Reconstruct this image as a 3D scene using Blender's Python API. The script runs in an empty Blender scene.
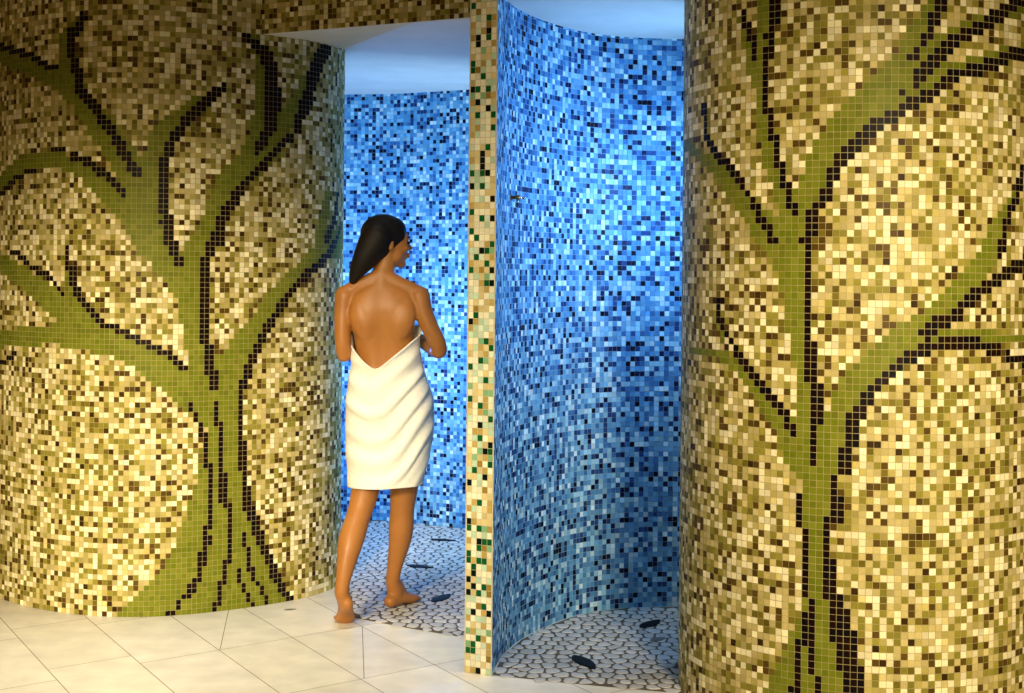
import bpy, bmesh, math, random
import numpy as np
from mathutils import Vector, Matrix
C = bpy.context.scene.collection
scene = bpy.context.scene
PI = math.pi

# ------------------------------------------------------------------ camera
EYE = 1.444
cam_data = bpy.data.cameras.new('camera')
cam = bpy.data.objects.new('camera', cam_data)
C.objects.link(cam)
ROLL = 0.009
cr, sr = math.cos(ROLL), math.sin(ROLL)
cam.matrix_world = Matrix(((cr, -sr, 0, 0), (0, 0, -1, 0), (sr, cr, 0, EYE), (0, 0, 0, 1)))
cam_data.sensor_width = 36.0
cam_data.lens = 1450 / 1024 * 36.0
cam_data.shift_y = -(346.5 - 272.0) / 1024
cam_data.clip_start = 0.05
scene.camera = cam

# ------------------------------------------------------------------ world, lights, exposure
scene.view_settings.view_transform = 'Standard'
scene.view_settings.look = 'None'
scene.view_settings.gamma = 1.0
scene.view_settings.use_curve_mapping = False
scene.view_settings.exposure = 0.0
world = bpy.data.worlds.new('world')
scene.world = world
world.use_nodes = True
bg = world.node_tree.nodes['Background']
bg.inputs[0].default_value = (1.0, 0.66, 0.28, 1)
bg.inputs[1].default_value = 0.13


def lamp(name, kind, loc, target, power, colour, size=0.3, **kw):
    d = bpy.data.lights.new(name, kind)
    d.energy = power
    d.color = colour
    if kind == 'AREA':
        d.shape = 'DISK'
        d.size = size
    else:
        d.shadow_soft_size = size
    for k, v in kw.items():
        setattr(d, k, v)
    o = bpy.data.objects.new(name, d)
    C.objects.link(o)
    o.location = loc
    o.rotation_euler = (Vector(target) - Vector(loc)).to_track_quat('-Z', 'Y').to_euler()
    return o


WARM = (1.0, 0.84, 0.54)
# low spots of the hall behind the camera wash the tree walls, high steep downlights light the floor
lamp('hall_and_fill_spot', 'SPOT', (-1.7, 0.3, 2.35), (-1.50, 6.1, 0.26), 1800, WARM, 0.35, spot_size=math.radians(36), spot_blend=1.0)
lamp('hall_and_fill_spot', 'SPOT', (-1.9, 2.4, 3.5), (-0.44, 5.8, 0.8), 235, WARM, 0.12, spot_size=math.radians(32), spot_blend=1.0)
lamp('hall_and_fill_spot', 'SPOT', (1.3, 0.4, 2.1), (1.25, 4.5, 1.0), 930, WARM, 0.35, spot_size=math.radians(45), spot_blend=1.0)
for x, y, p in ((-2.0, 5.0, 210), (-1.0, 5.25, 170), (-0.45, 5.25, 100), (0.4, 4.95, 130)):
    lamp('hall_downlight', 'SPOT', (x, y, 4.4), (x, y + .02, 0), p * 1.15, (1.0, 0.93, 0.78), 0.06, spot_size=math.radians(36), spot_blend=0.8)
lamp('hall_and_fill_spot', 'SPOT', (-0.35, 2.2, 2.9), (-0.11, 5.2, 1.75), 70, WARM, 0.08, spot_size=math.radians(30), spot_blend=1.0)  # fill spot added to brighten the upper pillar, not a fitting of the hall
lamp('hall_and_fill_spot', 'SPOT', (1.5, 1.6, 2.7), (0.08, 5.75, 0.55), 190, WARM, 0.1, spot_size=math.radians(17), spot_blend=1.0)  # invented fill: warms the lower right niche wall beside the pillar
BLUE = (0.38, 0.66, 1.0)
lamp('blue_shower_light', 'AREA', (0.15, 6.95, 1.25), (-0.42, 8.3, 1.15), 34, BLUE, 0.4)
lamp('blue_shower_light', 'POINT', (-1.1, 7.70, 1.0), (-0.7, 8.0, 0.4), 30, (0.2, 0.34, 1.0), 0.12)
lamp('blue_shower_light', 'AREA', (1.10, 5.80, 1.80), (0.05, 5.72, 1.65), 23, (0.23, 0.50, 1.0), 0.25)


# ------------------------------------------------------------------ helpers
def lin(r, g, b):
    def f(c):
        c /= 255.0
        return c / 12.92 if c <= 0.04045 else ((c + 0.055) / 1.055) ** 2.4
    return (f(r), f(g), f(b), 1.0)


def link(name, me, mats=(), parent=None, smooth=False):
    o = bpy.data.objects.new(name, me)
    C.objects.link(o)
    for m in mats:
        me.materials.append(m)
    if parent is not None:
        o.parent = parent
    if smooth:
        me.polygons.foreach_set('use_smooth', [True] * len(me.polygons))
    return o


def structure(o):
    o['kind'] = 'structure'
    return o


def tag(o, label, cat, group=None):
    o['label'] = label
    o['category'] = cat
    if group:
        o['group'] = group
    return o


def material(name, colour=(0.5, 0.5, 0.5, 1), rough=0.5, spec=0.5, metal=0.0):
    m = bpy.data.materials.new(name)
    m.use_nodes = True
    p = m.node_tree.nodes['Principled BSDF']
    p.inputs['Base Color'].default_value = colour
    p.inputs['Roughness'].default_value = rough
    p.inputs['Specular IOR Level'].default_value = spec
    p.inputs['Metallic'].default_value = metal
    return m


def attribute_material(name, rough, spec, noise_amount=0.0, noise_scale=60):
    m = material(name, rough=rough, spec=spec)
    nt = m.node_tree
    p = nt.nodes['Principled BSDF']
    a = nt.nodes.new('ShaderNodeAttribute')
    a.attribute_name = 'tile_colour'
    out = a.outputs['Color']
    if noise_amount:
        tc = nt.nodes.new('ShaderNodeTexCoord')
        n = nt.nodes.new('ShaderNodeTexNoise')
        n.inputs['Scale'].default_value = noise_scale
        n.inputs['Detail'].default_value = 4
        nt.links.new(tc.outputs['Object'], n.inputs['Vector'])
        mr = nt.nodes.new('ShaderNodeMapRange')
        mr.inputs['From Min'].default_value = 0.3
        mr.inputs['From Max'].default_value = 0.7
        mr.inputs['To Min'].default_value = 1 - noise_amount
        mr.inputs['To Max'].default_value = 1 + noise_amount
        nt.links.new(n.outputs['Fac'], mr.inputs['Value'])
        v = nt.nodes.new('ShaderNodeVectorMath')
        v.operation = 'SCALE'
        nt.links.new(out, v.inputs[0])
        nt.links.new(mr.outputs['Result'], v.inputs['Scale'])
        out = v.outputs['Vector']
    nt.links.new(out, p.inputs['Base Color'])
    return m


def noisy_material(name, c1, c2, scale, rough=0.5, bump=0.0, bump_scale=None, spec=0.5):
    m = material(name, c1, rough, spec)
    nt = m.node_tree
    p = nt.nodes['Principled BSDF']
    tc = nt.nodes.new('ShaderNodeTexCoord')
    n = nt.nodes.new('ShaderNodeTexNoise')
    n.inputs['Scale'].default_value = scale
    n.inputs['Detail'].default_value = 5
    nt.links.new(tc.outputs['Object'], n.inputs['Vector'])
    r = nt.nodes.new('ShaderNodeValToRGB')
    r.color_ramp.elements[0].position = 0.35
    r.color_ramp.elements[1].position = 0.65
    r.color_ramp.elements[0].color = c1
    r.color_ramp.elements[1].color = c2
    nt.links.new(n.outputs['Fac'], r.inputs['Fac'])
    nt.links.new(r.outputs['Color'], p.inputs['Base Color'])
    if bump:
        n2 = nt.nodes.new('ShaderNodeTexNoise')
        n2.inputs['Scale'].default_value = bump_scale or scale
        n2.inputs['Detail'].default_value = 3
        nt.links.new(tc.outputs['Object'], n2.inputs['Vector'])
        b = nt.nodes.new('ShaderNodeBump')
        b.inputs['Strength'].default_value = bump
        b.inputs['Distance'].default_value = 0.003
        nt.links.new(n2.outputs['Fac'], b.inputs['Height'])
        nt.links.new(b.outputs['Normal'], p.inputs['Normal'])
    return m


def catmull(points, closed=False, n=16):
    P = np.array(points, float)
    m = len(P)
    out = []
    for i in range(m if closed else m - 1):
        if closed:
            p0, p1, p2, p3 = P[i - 1], P[i], P[(i + 1) % m], P[(i + 2) % m]
        else:
            p1, p2 = P[i], P[i + 1]
            p0 = P[i - 1] if i > 0 else 2 * p1 - p2
            p3 = P[i + 2] if i + 2 < m else 2 * p2 - p1
        for k in range(n):
            s = k / n
            out.append(.5 * (2 * p1 + (p2 - p0) * s + (2 * p0 - 5 * p1 + 4 * p2 - p3) * s * s + (3 * p1 - p0 - 3 * p2 + p3) * s ** 3))
    out.append(P[0] if closed else P[-1])
    return np.array(out)


TILE = 0.0217


def mosaic(name, path, z0, z1, pitch, colour_of, tile_mat, grout_mat, flip=False, gap=0.0017, seed=1, depth=0.0014):
    """A mosaic wall: every tile is a small facet of its own standing proud of a grout bed. Faces look to the
    right of the path's direction of travel (to the left with flip)."""
    rng = np.random.default_rng(seed)
    P = np.array(path, float)
    S = np.r_[0, np.cumsum(np.hypot(*np.diff(P, axis=0).T))]

    def at(s):
        return np.stack([np.interp(s, S, P[:, 0]), np.interp(s, S, P[:, 1])], -1)
    nu = max(1, int(round(S[-1] / pitch)))
    pu = S[-1] / nu
    j0, j1 = int(math.floor(z0 / pitch)), int(math.ceil(z1 / pitch))
    a, b = at(np.arange(nu) * pu + gap / 2), at((np.arange(nu) + 1) * pu - gap / 2)
    d = b - a
    d /= np.hypot(d[:, 0], d[:, 1])[:, None]
    nrm = np.stack([d[:, 1], -d[:, 0]], -1) * (-1 if flip else 1)
    verts, cols = [], []
    for j in range(j0, j1):
        lo, hi = max(z0, j * pitch + gap / 2), min(z1, (j + 1) * pitch - gap / 2)
        if hi - lo < 0.002:
            continue
        jit = rng.normal(0, 0.00022, (nu, 4)).clip(-.0005, .0005)
        q = np.zeros((nu, 4, 3))
        for k, (base, z) in enumerate(((a, lo), (b, lo), (b, hi), (a, hi))):
            q[:, k, :2] = base + nrm * jit[:, k:k + 1]
            q[:, k, 2] = z
        verts.append(q)
        cols.append(colour_of(np.arange(nu), np.full(nu, j)))
    V = np.concatenate(verts).reshape(-1, 3)
    nf = len(V) // 4
    cols = np.concatenate(cols)
    F = np.arange(nf * 4).reshape(-1, 4)
    if flip:
        F = F[:, ::-1]
    # grout bed behind the tiles
    gp = at(np.linspace(0, S[-1], nu + 1))
    gd = np.gradient(gp, axis=0)
    gd /= np.hypot(gd[:, 0], gd[:, 1])[:, None] + 1e-9
    gn = np.stack([gd[:, 1], -gd[:, 0]], -1) * (-1 if flip else 1)
    gp = gp - gn * depth
    G = np.zeros((2 * (nu + 1), 3))
    G[:nu + 1, :2] = gp
    G[nu + 1:, :2] = gp
    G[:nu + 1, 2] = z0
    G[nu + 1:, 2] = z1
    o = len(V)
    i = np.arange(nu)
    GF = np.stack([i, i + 1, i + nu + 2, i + nu + 1], -1) + o
    if flip:
        GF = GF[:, ::-1]
    me = bpy.data.meshes.new(name)
    me.from_pydata(np.concatenate([V, G]).tolist(), [], np.concatenate([F, GF]).tolist())
    me.materials.append(tile_mat)
    me.materials.append(grout_mat)
    me.polygons.foreach_set('material_index', [0] * nf + [1] * nu)
    at_ = me.attributes.new('tile_colour', 'FLOAT_COLOR', 'CORNER')
    cc = np.concatenate([np.repeat(cols, 4, 0), np.full((nu * 4, 4), .5)])
    at_.data.foreach_set('color', cc.astype(np.float32).ravel())
    me.update()
    ob = bpy.data.objects.new(name, me)
    C.objects.link(ob)
    return structure(ob)


def palette_picker(entries, seed, vary=0.12):
    """entries: (weight, (r, g, b)); returns a function giving a random tile colour per tile."""
    rng = np.random.default_rng(seed)
    w = np.array([e[0] for e in entries], float)
    w /= w.sum()
    cols = np.array([lin(*e[1]) for e in entries])

    def f(i, j):
        k = rng.choice(len(w), size=len(i), p=w)
        c = cols[k].copy()
        c[:, :3] *= np.exp(rng.normal(0, vary, (len(i), 1)))
        return c
    return f


def seg_dist(px, py, a, b):
    ax, ay = a[0], a[1]
    dx, dy = b[0] - ax, b[1] - ay
    L = dx * dx + dy * dy
    t = np.clip(((px - ax) * dx + (py - ay) * dy) / (L if L > 1e-9 else 1), 0, 1)
    return np.hypot(px - ax - t * dx, py - ay - t * dy), t


def tree_picker(base, dark, green, trunk, nu_expected, seed):
    """Mosaic colours of a wall with a green tree outlined in dark tiles; coordinates are tile columns and rows."""
    rng = np.random.default_rng(seed)
    NU, NV = nu_expected + 4, 150
    X, Y = np.meshgrid(np.arange(NU) + .5, np.arange(NV) + .5, indexing='ij')
    G = np.zeros((NU, NV), bool)
    D = np.zeros((NU, NV), bool)
    for line in green:
        for (w0, *p), (w1, *q) in zip(line[:-1], line[1:]):
            if math.hypot(p[0] - q[0], p[1] - q[1]) > 60:
                continue
            d, t = seg_dist(X, Y, p, q)
            G |= d < (w0 + (w1 - w0) * t) / 2
    for poly in trunk:
        n = len(poly)
        inside = np.zeros_like(G)
        for k in range(n):
            (x1, y1), (x2, y2) = poly[k], poly[(k + 1) % n]
            cond = (y1 > Y) != (y2 > Y)
            xi = (x2 - x1) * (Y - y1) / ((y2 - y1) or 1e-9) + x1
            inside ^= cond & (X < xi)
        G |= inside
    for w, line in dark:
        for p, q in zip(line[:-1], line[1:]):
            if math.hypot(p[0] - q[0], p[1] - q[1]) > 60:
                continue
            d, t = seg_dist(X, Y, p, q)
            D |= d < max(w / 2, .52)
    gc = np.array([lin(122, 128, 32), lin(112, 122, 24), lin(130, 134, 42), lin(112, 116, 30)])
    dc = np.array([lin(22, 8, 8), lin(30, 12, 8), lin(14, 8, 12)])

    def f(i, j):
        c = base(i, j)
        jj = np.clip(j, 0, NV - 1)
        ii = np.clip(i, 0, NU - 1)
        g = G[ii, jj]
        k = rng.choice(4, len(i), p=[.5, .2, .2, .1])
        gg = gc[k].copy()
        gg[:, :3] *= np.exp(rng.normal(0, .05, (len(i), 1)))
        c = np.where(g[:, None], gg, c)
        dd = D[ii, jj]
        c = np.where(dd[:, None], dc[rng.integers(0, 3, len(i))], c)
        return c
    return f


# ------------------------------------------------------------------ mosaic walls
LEFT_LOOP = [[-1.59,7.4851],[-1.6668,7.4807],[-1.743,7.4699],[-1.8186,7.4535],[-1.8935,7.4316],[-1.9676,7.404],[-2.0406,7.3701],[-2.1114,7.3291],[-2.1788,7.2802],[-2.2411,7.2231],[-2.2966,7.158],[-2.3435,7.0855],[-2.3802,7.0067],[-2.4055,6.9233],[-2.4186,6.8371],[-2.4191,6.75],[-2.4072,6.6641],[-2.3835,6.5813],[-2.3493,6.5033],[-2.3063,6.4311],[-2.2564,6.3652],[-2.2016,6.3057],[-2.1433,6.2518],[-2.0827,6.2028],[-2.0202,6.1579],[-1.9555,6.117],[-1.8881,6.0804],[-1.8177,6.0494],[-1.744,6.0255],[-1.6677,6.0104],[-1.59,6.0056],[-1.5124,6.0114],[-1.4364,6.0275],[-1.3633,6.0524],[-1.2936,6.0842],[-1.227,6.1212],[-1.1627,6.1619],[-1.1,6.2058],[-1.0386,6.2535],[-0.9789,6.306],[-0.9227,6.3647],[-0.8724,6.4305],[-0.8313,6.5035],[-0.8021,6.5825],[-0.7868,6.6656],[-0.7862,6.75],[-0.7996,6.8331],[-0.825,6.9126],[-0.8596,6.9873],[-0.9009,7.0568],[-0.9466,7.1215],[-0.9954,7.182],[-1.047,7.2389],[-1.1018,7.2922],[-1.1604,7.3413],[-1.2234,7.3851],[-1.2908,7.422],[-1.3623,7.4508],[-1.4368,7.4709],[-1.513,7.4822]]
LEFT_DARK = [[2,[[102.7,114.7],[101.9,112.8],[100.2,111.9],[100.3,107.5],[101.4,104.8],[102.4,100.8],[105.0,98.4],[106.8,95.7],[109.3,92.4],[111.0,89.4],[112.5,87.1],[113.8,85.1]]],[1.4,[[72.1,112.2],[76.7,111.4],[85.5,109.1],[90.1,107.8],[93.2,106.1],[96.1,105.1]]],[2,[[130.1,101.6],[127.3,99.6],[125.3,97.4],[123.0,95.3],[122.1,93.3],[120.8,91.6],[119.6,89.5],[119.4,86.9],[118.6,82.9],[118.8,78.9],[119.6,76.9],[120.3,73.6],[120.3,71.6]]],[2,[[119.4,75.6],[120.3,73.3],[121.0,70.0],[122.0,67.6]]],[1.8,[[134.6,112.6],[136.5,111.1],[138.7,109.6]]],[3.2,[[139.5,109.0],[140.7,106.4],[141.1,99.5],[140.4,95.4]]],[2,[[140.0,94.7],[138.9,91.8],[137.4,90.0]]],[3.6,[[154.9,112.2],[152.6,109.1],[151.1,106.1]]],[3,[[151.1,106.1],[150.1,103.2],[148.3,98.8]]],[2.2,[[147.8,98.0],[146.6,94.8]]],[1.5,[[145.7,93.5],[142.0,90.7],[139.0,87.0],[136.0,84.2],[133.8,82.0]]],[2.2,[[133.8,82.0],[131.7,78.6],[130.3,75.9],[129.5,71.8]]],[2,[[130.3,75.1],[128.4,71.4],[127.3,68.7],[126.6,66.0],[126.7,54.0],[127.8,51.3],[128.1,47.3],[129.2,45.9],[128.7,43.9]]],[1.1,[[75.5,81.1],[79.4,82.0],[84.0,84.3],[87.7,85.2],[91.0,86.0]]],[1.1,[[95.4,89.2],[98.2,89.1]]],[1.5,[[100.7,88.2],[103.5,87.4],[105.8,85.4],[107.6,84.8],[109.7,82.8],[111.8,80.9]]],[1.8,[[160.8,82.6],[159.1,76.7],[156.1,73.1]]],[1.8,[[163.6,75.8],[156.2,69.4],[151.6,66.9],[147.8,64.4],[145.6,62.3],[144.0,59.9],[142.0,57.5],[139.7,54.5],[138.2,51.7],[136.7,48.4],[135.6,45.0],[134.5,43.0],[134.5,28.7]]],[1.2,[[82.3,69.9],[86.1,68.8],[89.6,66.7],[92.3,65.7],[95.7,64.4],[98.3,61.8]]],[1.3,[[99.2,70.8],[99.7,67.1]]],[1.9,[[100.6,66.5],[102.0,61.5]]],[1.4,[[102.0,61.5],[103.4,60.5],[104.6,58.5],[106.5,56.9],[108.6,55.6],[111.0,54.7],[113.0,53.7],[115.6,52.7],[117.2,51.7],[119.2,50.6],[121.1,49.4],[123.1,47.7]]],[1.1,[[76.4,46.3],[79.8,47.6],[84.6,49.5]]],[1.1,[[124.4,40.3],[125.5,38.0],[126.5,35.6],[127.7,33.2],[127.8,29.2]]],[1.1,[[127.7,33.5],[127.8,28.5],[128.8,27.4],[128.9,17.5],[127.9,16.5],[128.0,13.0],[127.0,11.6],[127.0,9.5],[126.1,8.5],[126.1,6.8],[125.0,5.8],[125.1,4.7],[124.0,3.8],[123.0,2.8],[122.1,1.0],[120.9,0.3]]],[1.1,[[129.6,40.8],[129.6,36.5],[130.7,35.7],[130.7,29.0]]],[1.1,[[130.9,33.3],[131.0,21.6],[132.2,20.4],[132.3,9.7],[131.2,8.8],[131.3,5.6],[130.2,5.0],[130.3,1.8],[129.2,0.1]]],[1.9,[[134.6,33.1],[134.7,28.1],[135.5,27.0],[135.6,20.5],[136.9,19.3],[137.2,17.5],[138.0,16.7],[138.0,14.9],[139.2,13.7],[139.4,11.9],[140.5,10.3],[141.5,7.6],[142.6,5.3],[143.7,3.7],[144.8,1.7],[146.3,0.0]]],[1.1,[[135.4,14.8],[135.4,12.6],[136.5,11.5],[136.5,7.9],[137.5,6.7],[137.5,5.6],[138.7,4.4],[139.7,2.8],[140.8,0.7]]],[1.1,[[134.4,7.7],[134.4,5.6],[135.5,4.7],[135.8,3.3],[136.7,1.4],[137.9,-0.1]]]]
LEFT_GREEN = [[[1.7,100.0,112.9],[3.0,98.2,111.0],[3.7,98.4,107.6],[4.3,100.2,102.2],[5.0,103.8,97.4],[5.3,107.6,92.7],[5.7,111.0,88.1],[6.3,113.7,84.1],[6.7,115.7,79.5],[6.7,116.4,75.6],[6.7,117.1,71.6]],[[2.7,72.2,109.6],[3.0,76.7,109.1],[3.0,85.5,106.9],[3.7,92.2,105.0],[4.0,98.0,102.3],[4.0,102.2,98.8]],[[2.7,75.4,83.2],[2.7,77.3,83.8],[3.3,83.3,86.0],[3.3,89.3,87.7],[3.3,96.4,87.6],[3.3,101.6,86.1],[3.7,106.2,83.4],[4.7,110.4,79.8],[5.3,113.8,76.2],[5.3,115.8,72.2]],[[1.0,128.0,100.6],[2.3,124.6,98.4],[3.0,122.0,95.6],[3.7,119.5,93.5],[4.0,117.9,90.2],[4.7,117.0,85.5],[4.7,116.7,80.9]],[[2.0,136.8,112.2],[2.7,138.0,108.9],[2.7,138.0,104.8],[2.7,138.1,99.3],[3.3,137.7,93.8],[4.0,136.3,89.6],[5.0,134.5,86.8],[5.7,131.6,82.6],[4.0,129.2,78.5],[3.7,127.9,75.1],[4.0,126.6,71.7]],[[2.7,148.7,105.1],[3.0,147.4,100.8],[4.0,144.8,97.1],[4.7,142.0,93.4],[5.3,139.7,89.8],[4.7,135.6,85.9]],[[2.0,156.0,82.4],[3.3,154.8,76.6],[4.0,153.7,72.3]],[[6.0,116.4,75.2],[6.7,119.0,69.9],[6.0,121.6,66.0],[5.0,124.0,61.3],[4.7,124.9,56.0],[4.7,126.1,50.6],[9.3,127.8,44.6]],[[4.0,127.5,74.7],[4.0,125.2,70.7],[5.3,124.1,66.7]],[[6.7,163.7,73.6],[4.7,154.3,70.5],[4.0,149.1,66.9],[4.0,144.8,63.4],[4.0,140.8,59.3],[4.0,137.4,55.2],[5.0,134.8,51.8],[6.0,132.7,47.8],[7.3,131.0,42.5],[6.3,131.0,35.7],[6.3,131.1,29.0]],[[3.3,75.8,68.1],[3.7,77.7,67.7],[4.3,86.2,65.0],[5.0,92.8,61.7],[5.7,99.4,58.4],[6.0,104.3,55.2],[5.3,108.6,53.0]],[[0.8,98.8,69.1],[1.7,99.7,65.1],[2.7,100.6,61.1]],[[3.3,76.2,51.9],[3.3,78.1,52.0],[3.7,88.7,53.1],[4.0,96.8,53.7],[5.3,103.5,53.5],[5.0,110.0,52.1],[5.0,114.7,50.1],[5.7,118.6,47.4],[6.3,122.5,44.0],[5.3,126.5,40.6],[4.7,129.3,37.1]]]
LEFT_TRUNK = [[[128.1,33.5],[126.6,29.3],[125.4,25.1],[124.0,19.6],[122.7,15.4],[121.2,12.0],[119.2,8.6],[116.5,5.9],[114.4,3.9],[110.7,-0.1],[120.9,-0.6],[130.5,-0.6],[137.4,-0.5],[146.3,-0.3],[141.5,7.6],[139.2,12.6],[137.2,18.6],[135.7,25.9],[134.7,33.1]]]
RIGHT_DARK = [[1.9,[[69.6,107.2],[69.7,103.6],[69.3,101.1]]],[1.3,[[69.3,101.1],[68.7,97.6],[68.6,91.6],[69.3,89.5],[69.5,86.7],[70.4,85.6],[70.4,82.8],[71.4,81.8],[71.5,80.3],[72.3,79.2],[72.5,77.2],[73.3,75.6]]],[1.1,[[64.2,105.3],[65.2,102.9],[66.3,100.7],[66.3,98.4]]],[1.3,[[54.8,92.8],[55.7,88.4],[56.7,86.7],[58.2,85.1],[60.4,83.6],[62.3,82.2],[64.5,79.5],[66.5,77.4],[67.4,75.6],[68.3,74.5],[69.5,73.0],[70.4,71.2]]],[1.4,[[68.3,74.5],[69.2,73.2],[70.4,71.3]]],[2,[[110.4,107.2],[106.8,106.0],[103.8,104.1],[101.2,102.7],[98.2,101.2],[96.0,100.1],[94.9,98.9],[93.3,97.3],[91.6,95.2],[90.6,94.2]]],[1,[[88.8,93.0],[88.6,92.9]]],[1.7,[[94.6,106.2],[94.2,105.2],[93.5,103.7],[92.4,101.2],[91.8,100.0]]],[1.1,[[91.0,99.2],[90.8,98.3],[89.7,97.2]]],[1.8,[[111.6,99.7],[109.1,99.3],[105.4,98.3],[102.9,97.2],[100.6,96.4],[97.7,95.5],[96.0,95.1],[94.4,93.9],[93.1,92.7],[90.9,91.6],[88.9,90.6],[87.7,89.1],[86.0,88.7],[83.9,86.7],[81.7,85.0],[79.8,82.8],[78.6,80.6],[78.4,78.6],[77.4,77.1],[76.4,75.7],[76.2,73.7],[75.6,72.2],[75.3,71.2]]],[1.5,[[109.5,81.9],[108.5,78.6],[107.2,76.5],[105.7,74.5],[105.6,71.5]]],[1.4,[[105.7,74.0],[104.6,69.7]]],[1.2,[[76.2,74.4],[76.2,72.5],[75.3,71.9],[75.3,57.4],[76.1,56.5],[76.1,51.5],[77.1,50.5],[77.1,46.6],[76.9,44.6],[76.8,39.6]]],[1.1,[[76.8,42.8],[76.9,39.9]]],[1.1,[[60.2,62.6],[59.4,61.6],[59.4,60.5],[60.3,59.0],[61.1,57.7],[62.6,56.5],[64.4,54.2],[66.1,52.5],[67.1,51.3],[68.6,49.8],[70.0,48.4],[72.0,46.3],[73.0,44.6],[74.0,43.1]]],[1.9,[[111.1,69.0],[109.6,68.5],[106.6,67.2],[104.3,66.4],[102.3,65.2],[99.8,63.7],[98.0,62.4],[96.4,60.7],[94.0,59.7],[92.4,58.2]]],[1.1,[[110.3,54.0],[108.9,54.3],[106.3,55.1]]],[1.2,[[104.8,56.0],[101.7,56.1]]],[1.8,[[100.5,57.1],[95.9,57.2],[94.8,56.7],[91.7,56.1],[88.7,54.5],[87.3,52.8],[85.4,51.0],[84.2,49.8],[83.3,47.8],[82.1,45.8],[82.0,43.3],[81.2,41.8],[80.9,39.8]]],[1.9,[[81.8,43.0],[81.6,42.3],[80.9,40.9],[80.8,38.8]]],[1.1,[[79.9,38.0],[80.0,31.2]]],[1.2,[[78.8,31.1],[78.8,21.5]]],[2,[[79.1,25.2],[79.5,21.0],[80.1,17.9]]],[3,[[80.1,18.5],[80.6,15.4]]],[3.2,[[81.0,15.4],[81.7,11.8],[82.2,9.3],[82.6,6.7]]],[1.1,[[74.8,34.5],[74.9,30.5]]],[1.1,[[75.6,29.6],[75.7,20.1]]],[1.1,[[76.5,19.4],[76.5,13.4]]],[1.2,[[75.6,17.5],[75.7,13.4]]],[1.1,[[76.4,13.4],[76.4,9.2]]],[1.1,[[77.3,8.5],[77.3,6.1]]],[1.1,[[74.4,13.0],[74.4,6.4]]],[1.1,[[73.3,6.1],[73.2,5.4]]],[1.1,[[78.6,22.9],[78.6,21.0]]]]
RIGHT_GREEN = [[[5.0,91.3,96.5],[5.8,88.4,94.6],[5.3,86.0,92.3],[5.0,83.1,89.9],[4.8,80.8,87.5],[4.8,78.3,84.6],[4.5,76.9,81.1],[4.3,75.7,78.2],[5.0,74.4,74.7],[5.0,73.9,71.2]],[[2.3,93.3,106.2],[2.3,92.8,104.7],[3.0,91.3,101.7],[3.5,89.8,98.7],[4.0,88.9,96.3]],[[1.5,110.4,105.6],[1.3,101.2,103.7],[1.8,97.9,102.2],[2.5,94.9,100.3],[2.5,92.8,98.3]],[[1.8,110.5,100.0],[1.8,102.5,98.1],[2.0,97.7,96.5],[2.5,94.4,95.2],[3.0,90.9,92.9]],[[1.5,68.0,107.4],[2.0,67.7,103.9],[2.3,67.5,99.3],[2.0,67.5,94.2],[2.0,68.0,89.6],[2.3,68.9,84.9],[2.3,70.1,81.3],[2.5,71.6,77.7],[3.3,72.8,74.2]],[[1.0,63.8,104.3],[1.5,65.2,100.6],[1.3,65.9,96.9]],[[1.8,45.9,87.4],[2.0,49.6,86.5],[2.5,57.3,83.3],[3.0,62.3,79.8],[3.0,65.8,76.1],[3.8,68.3,73.0],[3.8,69.5,71.2]],[[4.3,68.9,74.0],[4.5,71.2,70.9],[4.5,72.9,67.4],[3.8,73.5,63.4],[3.3,73.8,59.4],[3.0,74.6,55.9],[3.0,75.4,52.5],[3.5,75.7,48.5],[4.3,75.5,44.5],[5.3,75.3,39.5]],[[3.0,74.4,73.9],[3.0,74.2,70.4]],[[1.3,107.6,78.6],[2.0,105.3,75.0],[2.5,104.2,71.4]],[[2.8,103.9,73.2],[3.5,102.5,69.7],[3.5,100.3,67.2],[3.5,98.0,64.7],[3.5,95.3,62.2],[3.5,92.2,59.7],[3.5,89.2,58.0],[3.5,86.8,56.0],[3.8,84.4,53.5],[3.8,82.0,50.7],[3.5,80.4,47.7],[3.8,79.7,43.7],[5.5,78.7,39.7]],[[1.5,111.3,57.3],[1.3,109.8,57.3],[1.5,103.0,57.9],[1.5,96.9,58.1],[2.5,92.7,57.5],[3.0,89.2,56.0]],[[1.0,50.5,54.8],[1.1,53.4,54.7],[1.8,60.4,54.4],[2.0,64.1,52.4],[2.5,67.4,49.5],[3.0,70.3,46.7],[3.8,72.6,43.8],[4.5,74.2,40.4]],[[0.6,59.0,60.3],[1.0,60.7,56.9]],[[2.0,78.7,44.6],[3.5,78.7,39.7]]]
RIGHT_TRUNK = [[[72.1,42.5],[73.5,39.9],[74.4,37.4],[74.9,34.8],[75.5,29.6],[75.6,20.1],[74.3,16.8],[73.2,14.0],[72.1,11.2],[70.7,8.3],[69.2,4.8],[83.2,6.7],[81.1,15.4],[79.3,20.0],[78.7,27.2],[79.7,31.5],[80.4,38.3],[81.9,43.0]]]
M_GLASS = attribute_material('glass_mosaic', 0.45, 0.08, 0.10, 220)
M_GROUT_WARM = noisy_material('warm_grout', lin(196, 180, 120), lin(180, 164, 106), 30, 0.8)
M_GROUT_BLUE = noisy_material('blue_wall_grout', lin(150, 180, 200), lin(130, 165, 190), 30, 0.8)
M_GROUT_CREAM = noisy_material('cream_grout', lin(225, 215, 180), lin(210, 200, 165), 30, 0.8)
M_CREAM = noisy_material('cream_plaster', lin(228, 210, 170), lin(220, 202, 162), 6, 0.8, 0.15, 90)
M_PLASTER = noisy_material('white_plaster', lin(226, 222, 210), lin(218, 214, 202), 6, 0.75, 0.15, 90)

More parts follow.
